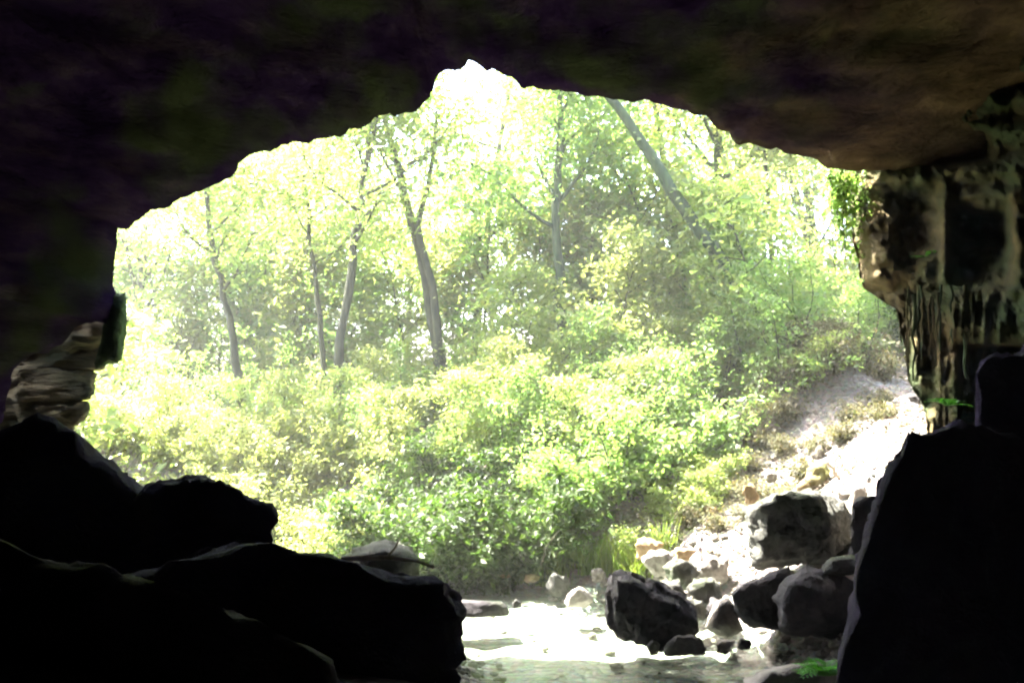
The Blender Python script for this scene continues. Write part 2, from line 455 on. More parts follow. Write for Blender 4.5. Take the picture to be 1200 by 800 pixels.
def rock_mesh(name, pts, sub=4, p=70, amp=0.06, freq=1.5, seed=0, strata=1.0):
    pts = [Vector(q) for q in pts]
    c = sum(pts, Vector()) / len(pts)
    pl = hull_planes([q - c for q in pts])
    N = np.array([n[:] for n, d in pl]); D = np.maximum(np.array([d for n, d in pl]), 1e-3)
    dirs, faces = ico(sub)
    ext = np.array([q[:] for q in [a - c for a in pts]]); sc = np.maximum(np.abs(ext).max(0), 1e-3)
    dirs = dirs * sc; dirs = dirs / np.linalg.norm(dirs, axis=1)[:, None]
    q = np.maximum(dirs @ N.T / D, 0)
    t = (q ** p).sum(1) ** (-1 / p)
    v = dirs * t[:, None]
    size = float(np.mean(sc)); out = np.empty_like(v)
    for i, a in enumerate(v):
        w_ = Vector((a + np.array(c[:])) * np.array((freq, freq, freq * strata)) / size) + Vector((seed * 3.7, seed * 1.3, seed * 2.1))
        n1 = fr(w_, 5); n2 = abs(fr(w_ * 2.3 + Vector((9, 2, 5)), 4))
        n3 = noise.cell(w_ * 1.9 + 0.35 * noise.noise_vector(w_ * 1.3)) - 0.5
        n4 = fr(w_ * 6.0, 3)
        k = 1 + amp * (n1 * 1.5 - n2 * 1.1 + 0.5 * n3 + 0.45 * n4)
        wa = Vector(a + np.array(c[:]))
        rough_ = min(0.085, 0.065 * size)
        jag = (noise.cell(wa * 2.6 + 0.6 * noise.noise_vector(wa * 1.7)) - 0.5) * 0.9 + 1.1 * fr(wa * 4.5, 4)
        out[i] = a * k + a / np.linalg.norm(a) * rough_ * jag
    return mesh_np(name, out, faces, True), c


def px_rock(name, outline, Yc, T, mat, label, cat='boulder', group=None, shrink=0.72, **kw):
    cx = sum(a for a, b in outline) / len(outline); cy = sum(b for a, b in outline) / len(outline)
    front = kw.pop('front', None); m0 = 0.90 if front else 1.0
    pts = [P(cx + (a - cx) * m0, cy + (b - cy) * m0, Yc) for a, b in outline]
    rq = random.Random(int(abs(cx) * 7 + abs(cy)))
    for dy in (-T, T):
        for a, b in outline:
            k_ = min(0.98, shrink + rq.uniform(-0.18, 0.26)); q_ = rq.uniform(0.45, 1.0)
            if front and dy < 0: k_ = rq.uniform(front - 0.015, front + 0.01); q_ = rq.uniform(0.85, 1.0)
            pts.append(P(cx + (a - cx) * k_, cy + (b - cy) * k_, Yc + dy * q_))
    me, c = rock_mesh(name, pts, **kw)
    return tag(link(name, me, M[mat], loc=c), label, cat, group)


# left foreground mass
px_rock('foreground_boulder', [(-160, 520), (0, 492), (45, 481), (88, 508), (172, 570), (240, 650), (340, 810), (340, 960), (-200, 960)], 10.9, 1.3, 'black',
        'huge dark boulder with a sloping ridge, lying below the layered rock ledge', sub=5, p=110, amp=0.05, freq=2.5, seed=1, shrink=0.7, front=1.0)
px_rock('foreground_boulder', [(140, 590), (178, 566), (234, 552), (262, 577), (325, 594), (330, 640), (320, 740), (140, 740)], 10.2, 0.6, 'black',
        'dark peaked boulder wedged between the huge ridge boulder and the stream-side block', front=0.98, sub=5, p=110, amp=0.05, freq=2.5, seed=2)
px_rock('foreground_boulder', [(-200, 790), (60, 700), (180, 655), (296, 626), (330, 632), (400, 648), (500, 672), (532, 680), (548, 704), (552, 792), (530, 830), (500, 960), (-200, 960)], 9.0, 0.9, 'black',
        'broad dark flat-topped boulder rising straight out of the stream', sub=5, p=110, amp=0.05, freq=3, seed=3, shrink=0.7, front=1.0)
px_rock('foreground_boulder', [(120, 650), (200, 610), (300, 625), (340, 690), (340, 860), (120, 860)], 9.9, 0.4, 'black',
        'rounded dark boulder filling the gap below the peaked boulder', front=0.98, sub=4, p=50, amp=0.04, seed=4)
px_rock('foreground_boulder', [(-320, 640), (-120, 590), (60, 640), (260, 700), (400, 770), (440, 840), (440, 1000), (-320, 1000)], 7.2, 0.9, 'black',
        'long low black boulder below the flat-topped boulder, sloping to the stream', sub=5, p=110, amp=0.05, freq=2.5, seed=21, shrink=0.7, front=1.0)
px_rock('bank_rock', [(396, 655), (410, 642), (452, 632), (486, 638), (493, 650), (492, 690), (400, 690)], 12.6, 0.6, 'grey',
        'grey rock with a pale lit top behind the flat-topped boulder', seed=5, sub=4, amp=0.05)
px_rock('stream_slab', [(500, 700), (552, 703), (592, 704), (599, 712), (597, 722), (550, 724), (500, 724)], 13.3, 0.3, 'dark',
        'low dark slab jutting into the stream from the flat-topped boulder', 'rock', seed=6, p=110, amp=0.04)
px_rock('stream_stone', [(599, 706), (604, 701), (611, 705), (611, 712), (602, 713)], 13.6, 0.08, 'dark',
        'tiny dark stone at the tip of the low slab', 'rock', seed=7, sub=3)
# right foreground mass
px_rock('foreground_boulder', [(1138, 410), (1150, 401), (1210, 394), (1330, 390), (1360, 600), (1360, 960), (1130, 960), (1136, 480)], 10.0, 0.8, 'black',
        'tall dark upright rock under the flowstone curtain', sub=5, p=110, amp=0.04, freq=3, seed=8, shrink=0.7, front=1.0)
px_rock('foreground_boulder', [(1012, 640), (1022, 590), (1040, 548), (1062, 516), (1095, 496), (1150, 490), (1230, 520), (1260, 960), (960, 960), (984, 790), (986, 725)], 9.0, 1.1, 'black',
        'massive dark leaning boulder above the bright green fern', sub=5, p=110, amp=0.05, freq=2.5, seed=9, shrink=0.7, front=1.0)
# stream rocks on the right
px_rock('stream_boulder', [(712, 672), (722, 665), (740, 668), (800, 692), (818, 712), (826, 742), (800, 758), (755, 764), (716, 752), (708, 715)], 12.1, 0.55, 'dark',
        'dark angular boulder with a pale left face standing at the stream edge', seed=10, sub=5, p=110, amp=0.05)
px_rock('stream_stone', [(776, 757), (790, 745), (815, 742), (829, 752), (828, 768), (778, 769)], 11.5, 0.22, 'dark',
        'small black rock in front of the angular stream boulder', 'rock', seed=11, amp=0.08)
px_rock('slope_boulder', [(868, 594), (900, 577), (935, 575), (962, 567), (985, 582), (1000, 606), (1000, 640), (976, 662), (930, 670), (874, 672)], 13.2, 0.8, 'grey',
        'big rounded grey-green boulder perched on the dark rocks', seed=12, sub=5, p=50, amp=0.07, freq=1.8)
px_rock('slope_boulder', [(853, 694), (872, 678), (926, 660), (934, 700), (925, 742), (885, 738), (860, 722)], 12.2, 0.5, 'dark',
        'dark wedge-shaped boulder with a lit top edge under the grey-green boulder', seed=13, sub=4, p=110, amp=0.05)
px_rock('slope_boulder', [(906, 700), (922, 676), (945, 664), (988, 670), (1012, 690), (1012, 752), (930, 750), (910, 732)], 11.5, 0.5, 'dark',
        'dark block with a lit top beside the leaning boulder', seed=14, sub=4, p=110, amp=0.05)
px_rock('slope_boulder', [(962, 662), (972, 652), (1000, 648), (1016, 656), (1014, 670), (985, 676), (965, 672)], 11.4, 0.35, 'grey',
        'thin grey slab lying on top of the dark block by the leaning boulder', seed=15, sub=4, p=110, amp=0.05)
px_rock('slope_boulder', [(998, 590), (1012, 580), (1040, 580), (1040, 650), (994, 655)], 12.0, 0.4, 'dark',
        'dark block between the grey-green boulder and the leaning boulder', front=1.0, seed=16, sub=4, p=110, amp=0.05)
px_rock('stream_slab', [(850, 830), (872, 792), (905, 778), (960, 772), (990, 785), (990, 860), (850, 860)], 10.5, 0.6, 'pale',
        'low pale wet slab beside the bright green fern', 'rock', seed=17, sub=4, p=50, amp=0.05)
px_rock('pale_stone', [(826, 735), (834, 708), (852, 696), (866, 712), (874, 742), (850, 752)], 12.4, 0.3, 'pale',
        'pale grey sloping stone between the angular boulder and the dark wedge', 'rock', seed=18, amp=0.07)
px_rock('pale_stone', [(660, 704), (666, 692), (678, 685), (692, 692), (695, 704), (688, 712), (664, 712)], 14.0, 0.22, 'pale',
        'pale stone with a wet brown base standing alone in the stream', 'rock', seed=19, amp=0.06)
rub = [(772, 655, 44, 30, 'pale', 14.4, 'pale flat stone at the foot of the sunlit slope'),
       (800, 668, 48, 32, 'grey', 13.9, 'grey stone at the top of the rubble pile'),
       (836, 664, 40, 30, 'pale', 14.2, 'pale stone under the grey-green boulder, highest on the rubble pile'),
       (790, 690, 40, 30, 'grey', 13.2, 'grey stone tucked behind the angular stream boulder'),
       (826, 690, 50, 34, 'grey', 13.2, 'broad grey stone in the middle of the rubble pile'),
       (842, 712, 34, 28, 'dark', 12.9, 'dark stone low in the rubble pile'),
       (812, 712, 34, 28, 'grey', 12.8, 'small grey stone leaning on the angular boulder'),
       (760, 640, 36, 24, 'tan', 15.0, 'tan stone half buried at the foot of the slope'),
       (800, 648, 30, 18, 'tan', 14.8, 'yellowish stone above the rubble pile'),
       (655, 683, 34, 22, 'grey', 15.6, 'brown-grey stone under the overhanging grass'),
       (722, 682, 26, 24, 'dark', 15.0, 'dark stone in the grass behind the stream boulder'),
       (960, 553, 42, 30, 'tan', 15.6, 'tan block with a stick behind it on the sunlit slope'),
       (996, 560, 32, 24, 'tan', 15.4, 'mossy round stone above the grey-green boulder'),
       (1023, 560, 30, 24, 'tan', 15.2, 'mossy round stone beside the leaning boulder'),
       (942, 570, 22, 18, 'tan', 15.2, 'small tan stone on the crown of the grey-green boulder'),
       (881, 577, 24, 26, 'tan', 15.0, 'reddish upright stone left of the grey-green boulder'),
       (1008, 578, 22, 24, 'pale', 14.0, 'pale stone in the gap behind the grey-green boulder'),
       (905, 558, 18, 12, 'pale', 16.0, 'small pale stone in the leaf litter of the slope'),
       (1080, 466, 38, 12, 'dark', 16.0, 'flat black stone on the path beneath the hanging roots'),
       (1130, 478, 36, 18, 'grey', 14.6, 'grey stone at the foot of the flowstone wall'),
       (850, 755, 26, 16, 'pale', 11.6, 'small pale stone at the edge of the wet slab'),
       (765, 757, 18, 16, 'pale', 11.7, 'tiny pale stone against the base of the angular boulder'),
       (872, 752, 20, 14, 'grey', 11.7, 'small grey stone under the dark wedge'),
       (625, 676, 30, 10, 'tan', 16.2, 'flat tan stone at the far waterline'),
       (590, 672, 22, 8, 'tan', 16.4, 'thin tan stone below the shaded bushes'),
       (560, 668, 18, 8, 'grey', 16.5, 'small grey stone at the far waterline'),
       (700, 672, 22, 16, 'pale', 15.6, 'pale stone in the grass at the stream bend')]
for k, (x, y, w_, h_, mt, Yr, lab) in enumerate(rub):
    rr = random.Random(100 + k)
    ol = []
    for i in range(7):
        a = 2 * math.pi * i / 7 + rr.uniform(-.35, .35); q = rr.uniform(0.82, 1.12)
        ol.append((x + math.cos(a) * w_ / 2 * q, y + math.sin(a) * h_ / 2 * q + (0.25 * h_ if math.sin(a) > 0.3 else 0)))
    px_rock('loose_stone', ol, Yr, w_ / FPX * Yr * 0.42, mt, lab, 'stone', 'loose stones by the stream', seed=30 + k, sub=4, p=200, amp=0.12, freq=1.6)

rr = random.Random(77)
for k in range(18):
    x, y = rr.uniform(2.8, 7.4), rr.uniform(14.2, 19.0)
    if x < 2.8 + (y - 14.2) * 0.35: continue
    s_ = rr.uniform(.06, .17)
    pts = [Vector((rr.gauss(0, 1), rr.gauss(0, 1), rr.gauss(0, .7))).normalized() * s_ * rr.uniform(.8, 1.3) for _ in range(14)]
    me, c_ = rock_mesh('slope_stone', pts, sub=3, p=150, amp=0.1, seed=200 + k)
    o = link('slope_stone', me, M[('pale', 'tan', 'grey')[k % 3]], loc=(x, y, gz(x, y) + .3 * s_))
    tag(o, ['pale', 'tan', 'grey'][k % 3] + (' fist-sized' if s_ < .11 else ' angular') + ' stone lying loose on the sunlit slope', 'stone', 'stones scattered on the slope')

# pebbles of the stream margin
pv, pf = [], []
dirs, faces = ico(1)
rg = np.random.default_rng(5)
cand = np.stack([rg.uniform(-2.2, 5.2, 9000), rg.uniform(9.5, 17, 9000)], -1)
sd = stream_dist(cand[:, 0], cand[:, 1]); tz = terrain(cand[:, 0], cand[:, 1])
prob = np.exp(-((sd - 2.3) / 0.6) ** 2) + 0.015
keep = rg.uniform(size=9000) < prob * 0.55
for (x, y), z in zip(cand[keep], tz[keep]):
    s_ = 0.02 + 0.07 * rg.uniform() ** 2.5
    q = dirs * np.array([s_ * rg.uniform(.8, 1.5), s_ * rg.uniform(.8, 1.5), s_ * rg.uniform(.4, .8)]) * rg.uniform(.85, 1.15, (len(dirs), 1))
    a = rg.uniform(0, 6.28); q = q @ np.array([[math.cos(a), math.sin(a), 0], [-math.sin(a), math.cos(a), 0], [0, 0, 1]])
    b = len(pv) * len(dirs); pv.append(q + np.array([x, y, z + 0.3 * s_])); pf.append(np.array(faces) + b)
o = link('stream_gravel', mesh_np('stream_gravel', np.concatenate(pv), np.concatenate(pf), True), M['pale'])
tag(o, 'pale gravel and pebbles scattered along the stream margin', 'gravel', kind='stuff')

# ------------------------------------------------------------------ right-hand flowstone wall with alcove
EDGE = [(60, 985), (170, 985), (200, 992), (230, 1000), (270, 1005), (310, 1012), (338, 1020), (350, 1040), (362, 1062), (400, 1066), (440, 1073), (470, 1088), (520, 1095)]
ey = [a for a, b in EDGE]; ex = [b for a, b in EDGE]


def bump2(x, y, x0, x1, y0, y1, s=6.0):
    return (sm(x0 - s, x0 + s, x) - sm(x1 - s, x1 + s, x)) * (sm(y0 - s, y0 + s, y) - sm(y1 - s, y1 + s, y))


def wall_depth(px, py):
    Yd = 14.4 - 0.0135 * (px - 1000)
    Yd += 0.9 * bump2(px, py, 1116, 1180, 242, 286, 12) + 0.5 * bump2(px, py, 1116, 1182, 280, 326, 12)           # alcove
    Yd += 0.4 * bump2(px, py, 1052, 1096, 228, 300, 20)                                                        # shallow hollow
    Yd -= 0.22 * bump2(px, py, 1102, 1113, 215, 335, 6) + 0.25 * bump2(px, py, 1184, 1202, 200, 345, 7)          # ribs
    Yd -= 0.35 * bump2(px, py, 1010, 1048, 255, 335, 9)                                                         # bulge
    Yd -= 0.45 * bump2(px, py, 1112, 1260, 336, 398, 6)                                                         # curtain
    Yd += 0.9 * bump2(px, py, 1088, 1158, 152, 188, 9) + 0.25 * math.sin(py * 0.16 + 0.02 * px) * float(1 - sm(215, 235, py)) * 0.5
    low = float(sm(325, 360, py))
    Yd += low * (0.10 * math.sin(px * 0.36 + 3.2 * math.sin(px * 0.05) + 1.3 * math.sin(py * 0.035)) * (0.6 + fr(Vector((px * .03, py * .012, 4)), 3)) + 0.22 * fr(Vector((px * .09, py * .012, 1)), 4))
    Yd += 1.6 * bump2(px, py, 1125, 1300, 405, 600, 4)
    q = P(px, py, 15.5)
    Yd -= 0.30 * fr(Vector((q.x * 1.1, 2.0, q.z * 1.3)), 5) + 0.16 * fr(Vector((q.x * 4, 7.0, q.z * 5)), 4)
    return Yd


nu, nv = 190, 220
vs = []
for j in range(nv):
    py = 60 + (610 - 60) * j / (nv - 1)
    e = np.interp(py, ey, ex) - 8 + 6 * fr(Vector((py * 0.03, 1.7, 0)), 4)
    for i in range(nu):
        f = i / (nu - 1)
        if f < 0.12:                                       # rounded return to the back of the wall
            q = f / 0.12
            d = wall_depth(e + 1, py)
            Yd = d + 3.0 * (1 - q)
            base = P(e + 2 * (1 - q), py, d)
            vs.append((base.x * Yd / d + 0.5 * (1 - q), Yd, base.z + 0.2 * (1 - q)))
        else:
            px = e + (1345 - e) * ((f - 0.12) / 0.88)
            rnd_edge = 0.25 * math.exp(-(px - e) / 9)
            vs.append(tuple(P(px, py, wall_depth(px, py) + rnd_edge)))
wl = link('flowstone_wall', mesh_np('flowstone_wall', vs, grid_faces(nu, nv), True), M['wall'])
tag(wl, 'olive-brown rock wall with a dark square alcove and fluted flowstone', 'rock wall')

# hanging roots over the path
rt = empty('hanging_roots', P(1095, 345, 12.6)); rr = random.Random(4)
for k in range(20):
    px = rr.uniform(1062, 1140); y0 = 338 + rr.uniform(-6, 14); y1 = rr.uniform(400, 452)
    b = Tubes(); pts = []; n_ = 7
    Yr = 13.0 - 0.0125 * (px - 1062) + rr.uniform(-0.2, 0.2)
    for i in range(n_):
        p_ = P(px + rr.uniform(-2.2, 2.2), y0 + (y1 - y0) * i / (n_ - 1), Yr) - rt.location
        pts.append(p_)
    r0 = rr.uniform(0.012, 0.035)
    b.add(pts, [r0 * (1 - 0.6 * i / (n_ - 1)) for i in range(n_)], 5)
    link('root', b.mesh('root'), M['wall'] if k % 3 else M['moss_bark'], rt)
tag(rt, 'curtain of thin roots hanging from the rock wall over the path', 'roots')

# left-hand ledges
led = [([(-60, 372), (60, 384), (134, 372), (146, 352), (147, 392), (140, 404), (100, 412), (-60, 418)], 14.55, 'ledge', 'tan horizontal rock ledge directly under the dark overhang'),
       ([(-60, 410), (60, 406), (118, 404), (141, 398), (138, 412), (122, 433), (60, 436), (-60, 436)], 14.75, 'ledge', 'shaded grey-green rock ledge between the two tan ledges'),
       ([(-60, 428), (20, 426), (112, 432), (113, 462), (106, 470), (20, 474), (-60, 474)], 14.55, 'ledge', 'tan fluted rock ledge just above the huge ridge boulder'),
       ([(-60, 470), (40, 470), (108, 468), (100, 492), (60, 520), (-60, 530)], 14.5, 'ledge', 'lowest mossy rock ledge sinking behind the huge ridge boulder')]
for k, (ol, Yr, mt, lab) in enumerate(led):
    px_rock('rock_ledge', ol, Yr, 0.45, mt, lab, 'rock ledge', seed=60 + k, sub=5, p=110, amp=0.035, freq=4, strata=3, shrink=0.9)
px_rock('mossy_slab', [(108, 434), (114, 405), (124, 378), (132, 346), (148, 340), (150, 396), (140, 430)], 13.75, 0.25, 'moss',
        'narrow mossy slab hanging at the left edge of the cave mouth', 'rock', seed=70, p=110, amp=0.06)

# ------------------------------------------------------------------ vegetation builders
def leaves(centers, length, width, rg, droop=0.25, spread=0.6):
    n = len(centers)
    a = rg.uniform(0, 2 * np.pi, n); p = rg.normal(-droop, spread * 0.7, n); ro = rg.normal(0, spread, n)
    k_ = np.clip(rg.lognormal(-0.12, 0.42, n), 0.35, 2.2); L = length * k_; W = width * k_ * rg.uniform(0.55, 1.2, n)
    d = np.stack([np.cos(a) * np.cos(p), np.sin(a) * np.cos(p), np.sin(p)], -1)
    h = np.stack([-np.sin(a), np.cos(a), np.zeros(n)], -1)
    u = np.cross(d, h)
    s = h * np.cos(ro)[:, None] + u * np.sin(ro)[:, None]
    nn = np.cross(d, s)
    c = np.asarray(centers)
    v = np.empty((n, 4, 3))
    v[:, 0] = c
    v[:, 1] = c + d * (0.45 * L)[:, None] + s * (W / 2)[:, None] + nn * (0.12 * W)[:, None]
    v[:, 2] = c + d * L[:, None] - nn * (0.10 * L)[:, None]
    v[:, 3] = c + d * (0.45 * L)[:, None] - s * (W / 2)[:, None] + nn * (0.12 * W)[:, None]
    return v.reshape(-1, 3), np.arange(4 * n).reshape(-1, 4)


def wander(p, d, length, n, rr, jit=0.25, up=0.12):
    pts = [Vector(p)]; d = Vector(d).normalized()
    for i in range(n):
        d = (d + Vector((rr.uniform(-jit, jit), rr.uniform(-jit, jit), rr.uniform(-jit, jit) * 0.7 + up))).normalized()
        pts.append(pts[-1] + d * (length / n))
    return pts


def build_tree(name, trunk, radii, leaf, seed, limbs=11, limb_len=3.0, t0=0.35, per=72, lsize=0.135, clump=0.66, bark='bark', extra=None, lean=0):
    """trunk: points relative to the base. Returns the Empty with trunk, limbs and crown."""
    rr = random.Random(seed); rg = np.random.default_rng(seed)
    root = empty(name, (0, 0, 0))
    tb = Tubes(); tb.add(trunk, radii, 9)
    tr = link('trunk', tb.mesh('trunk'), M[bark], root)
    cum = [0]
    for a, b in zip(trunk, trunk[1:]): cum.append(cum[-1] + (b - a).length)
    def at(t):
        s = t * cum[-1]
        for i in range(len(trunk) - 1):
            if s <= cum[i + 1] + 1e-6:
                f = (s - cum[i]) / (cum[i + 1] - cum[i]); return trunk[i].lerp(trunk[i + 1], f), radii[i] + (radii[i + 1] - radii[i]) * f
        return trunk[-1], radii[-1]
    cl = []
    az = rr.uniform(0, 6)
    for k in range(limbs):
        t = t0 + (0.98 - t0) * (k + rr.uniform(0, .8)) / limbs
        p, r_ = at(t); az += 2.4 + rr.uniform(-.5, .5); el = rr.uniform(0.25, 0.8)
        L = limb_len * (1.05 - 0.55 * t) * rr.uniform(.75, 1.2)
        d = Vector((math.cos(az) * math.cos(el), math.sin(az) * math.cos(el), math.sin(el)))
        pts = wander(p, d, L, 6, rr)
        lb = Tubes(); r1 = max(0.018, min(r_ * 0.55, 0.09))
        lb.add(pts, [r1 * (1 - 0.85 * i / 6) + 0.004 for i in range(7)], 6)
        for q in range(5):
            i = rr.randint(2, 6); b_az = az + rr.uniform(-1.4, 1.4)
            tp = wander(pts[i], (math.cos(b_az), math.sin(b_az), rr.uniform(-.1, .7)), L * rr.uniform(.22, .45), 4, rr)
            lb.add(tp, [r1 * 0.32 * (1 - 0.8 * j / 4) + 0.003 for j in range(5)], 4)
            cl += [tp[-1], tp[2]]
        cl += [pts[-1], pts[4], pts[5]]
        link('limb', lb.mesh('limb'), M[bark], root)
    cl.append(trunk[-1])
    if extra: cl += extra
    C = []
    for c_ in cl:
        n_ = int(per * rr.uniform(.4, 1.4)); s_ = clump * rr.uniform(.6, 1.25)
        C.append(np.array(c_[:]) + rg.normal(0, 1, (n_, 3)) * np.array([s_, s_, s_ * .55]))
    v, f = leaves(np.concatenate(C), lsize, lsize * .6, rg)
    link('crown', mesh_np('crown', v, f), M[leaf], root)
    return root


def build_shrub(name, h, rad, n_stems, n_leaves, leaf, seed, lsize=0.13, bark='bark', narrow=0.55):
    rr = random.Random(seed); rg = np.random.default_rng(seed)
    root = empty(name, (0, 0, 0)); pool = []
    for k in range(n_stems):
        a = rr.uniform(0, 6.28); el = rr.uniform(.75, 1.45)
        pts = wander((rr.uniform(-.1, .1), rr.uniform(-.1, .1), -0.1), (math.cos(a) * math.cos(el), math.sin(a) * math.cos(el), math.sin(el)), h * rr.uniform(.45, 1.4), 7, rr, .34, .03)
        b = Tubes(); r_ = 0.012 + 0.012 * h * rr.uniform(.5, 1)
        b.add(pts, [r_ * (1 - .85 * i / 7) + .002 for i in range(8)], 5)
        tips = []
        for q in range(6):
            i = rr.randint(2, 7); a2 = rr.uniform(0, 6.28)
            tp = wander(pts[i], (math.cos(a2), math.sin(a2), rr.uniform(-.2, .6)), rad * rr.uniform(.3, .8), 3, rr)
            b.add(tp, [r_ * .35, r_ * .25, r_ * .15, .002], 4); tips += tp[1:]
        pool += pts[2:] + tips
        link('stem', b.mesh('stem'), M[bark], root)
    pool = np.array([p[:] for p in pool])
    # a few off-centre clumps so that light and dark pockets form
    idx = rg.integers(0, len(pool), n_leaves)
    C = pool[idx] + rg.normal(0, 1, (n_leaves, 3)) * np.array([1, 1, .7]) * (0.085 * rad + 0.04)
    C = C[C[:, 2] > 0.0]
    v, f = leaves(C, lsize, lsize * narrow, rg, droop=.3)
    link('foliage', mesh_np('foliage', v, f), M[leaf], root)
    return root


def put(root, x, y, rot=0.0, s=1.0, label=None, cat=None, group=None, dz=-0.05, sz=None):
    root.location = (x, y, gz(x, y) + dz); root.rotation_euler = (0, 0, rot); root.scale = (s, s, sz or s)
    tag(root, label, cat, group)
    return root


MARKS = [(-6.8, 23.2, 'the kinked slender tree'), (-4.4, 22.3, 'the thin straight-trunked tree'), (-1.8, 24, 'the double-trunked tree'), (1.6, 23, 'the ivy-wrapped trunk'), (5.3, 23.5, 'the mossy straight trunk'),
         (5.0, 20.8, 'the sharply leaning trunk'), (6.6, 22.6, 'the bare-stemmed sapling'), (6.3, 19.2, 'the earth mound'), (1.0, 16.4, 'the streamside grass'), (3.2, 14.6, 'the rubble pile'), (-3.6, 17.4, 'the stream bend'), (-10.5, 20.5, 'the left cave edge')]


def where(x, y):
    d, mx_, my_, t = min((math.hypot(x - a, (y - b) * 0.7), a, b, t) for a, b, t in MARKS)
    if y - my_ > 9: return 'far behind ' + t
    if y - my_ > 2.2: return 'behind ' + t
    return 'close to ' + t


# ------------------------------------------------------------------ the trees that can be told apart
def traced(name, Yt, pix, w0, leaf, seed, label, bark='bark', **kw):
    """trunk through photo pixels (base first) at distance Yt; w0 = trunk width in pixels at the base"""
    b = P(*pix[0], Yt)
    base = Vector((b.x, b.y, min(gz(b.x, b.y) - 0.15, b.z)))
    drift = kw.pop('drift', 0.0)
    pts = [Vector((0, 0, 0))]; n = len(pix)
    for i, (x, y) in enumerate(pix):
        q = P(x, y, Yt + drift * i) - base
        if q.z > 0.25: pts.append(q)
    d = (pts[-1] - pts[-2]).normalized()
    for i in range(kw.pop('up', 3)): pts.append(pts[-1] + (d + Vector((0, 0, .35))).normalized() * 1.2)
    fine = []; rj = random.Random(seed)
    for a, b in zip(pts, pts[1:]):
        m_ = max(2, int((b - a).length / 0.45))
        for i in range(m_):
            j_ = Vector((rj.gauss(0, .035), rj.gauss(0, .035), 0)) if fine else Vector()
            fine.append(a.lerp(b, i / m_) + j_)
    pts = fine + [pts[-1]]
    r0 = w0 / FPX * Yt / 2
    rad = [r0 * (1.15 - 0.9 * i / (len(pts) - 1)) for i in range(len(pts))]
    rad = [q * rj.uniform(.88, 1.14) for q in rad]
    rad[0] *= 1.5; rad[1] *= 1.15
    t = build_tree(name, pts, rad, leaf, seed, bark=bark, **kw)
    t.location = base
    return tag(t, label, 'tree')


traced('slender_tree', 23.2, [(287, 500), (278, 425), (266, 370), (252, 305), (246, 270)], 11, 'leaf_y', 11, 'slender tree with a kinked dark trunk near the left edge of the cave mouth', limb_len=2.6, t0=.45)
traced('slender_tree', 22.3, [(391, 560), (394, 500), (398, 430), (402, 370), (414, 285), (424, 215)], 13, 'leaf_y', 12, 'thin straight-trunked tree left of the double-trunked tree', limb_len=3.0, t0=.5)
t3 = traced('forked_tree', 24, [(520, 465), (513, 410), (503, 350), (492, 300), (478, 250), (466, 200), (455, 150)], 16, 'leaf_y', 13, 'double-trunked grey tree leaning slightly in the middle of the forest', limb_len=3.6, t0=.5)
# its second stem
b0 = t3.location
tb = Tubes(); q = [P(x, y, 23.8) - b0 for x, y in [(516, 440), (512, 380), (507, 335), (493, 285), (489, 262), (500, 225), (508, 180), (512, 130)]]
tb.add(q, [.13, .12, .11, .10, .09, .07, .06, .04], 8)
link('trunk', tb.mesh('trunk'), M['bark'], t3)
traced('leaning_tree', 21, [(862, 330), (803, 245), (762, 182), (722, 125), (690, 80)], 20, 'leaf_g', 14, 'thick smooth trunk leaning sharply left above the sunlit slope', bark='moss_bark', limb_len=3.0, t0=.62, limbs=8)
traced('slender_tree', 26, [(796, 330), (785, 240), (774, 170), (768, 110)], 12, 'leaf_y', 15, 'upright trunk crossing behind the sharply leaning trunk', limb_len=2.6, t0=.55)
traced('slender_tree', 23, [(907, 378), (905, 330), (902, 270), (898, 215)], 7, 'leaf_p', 16, 'thin sapling with a bare straight stem above the bushy mound', limb_len=1.8, t0=.6, limbs=8, lsize=.15)
traced('mossy_tree', 24, [(838, 400), (839, 350), (836, 300), (838, 230), (842, 160)], 16, 'leaf_y', 17, 'moss-covered straight trunk right of centre', bark='moss_bark', limb_len=3.0, t0=.5)
traced('mossy_tree', 23, [(672, 450), (664, 410), (656, 370), (654, 320), (650, 240), (655, 170)], 15, 'leaf_g', 18, 'ivy-wrapped dark green trunk between the double-trunked tree and the mossy trunk', bark='moss_bark', limb_len=2.8, t0=.42)
traced('slender_tree', 25.5, [(380, 440), (376, 390), (370, 330), (362, 270)], 8, 'leaf_y', 19, 'faint thin trunk between the kinked tree and the straight-trunked tree', limb_len=2.8, t0=.5)
traced('slender_tree', 29, [(742, 300), (738, 245), (722, 205), (700, 170), (690, 130)], 8, 'leaf_y', 20, 'thin crooked trunk left of the sharply leaning trunk', limb_len=2.5, t0=.5)

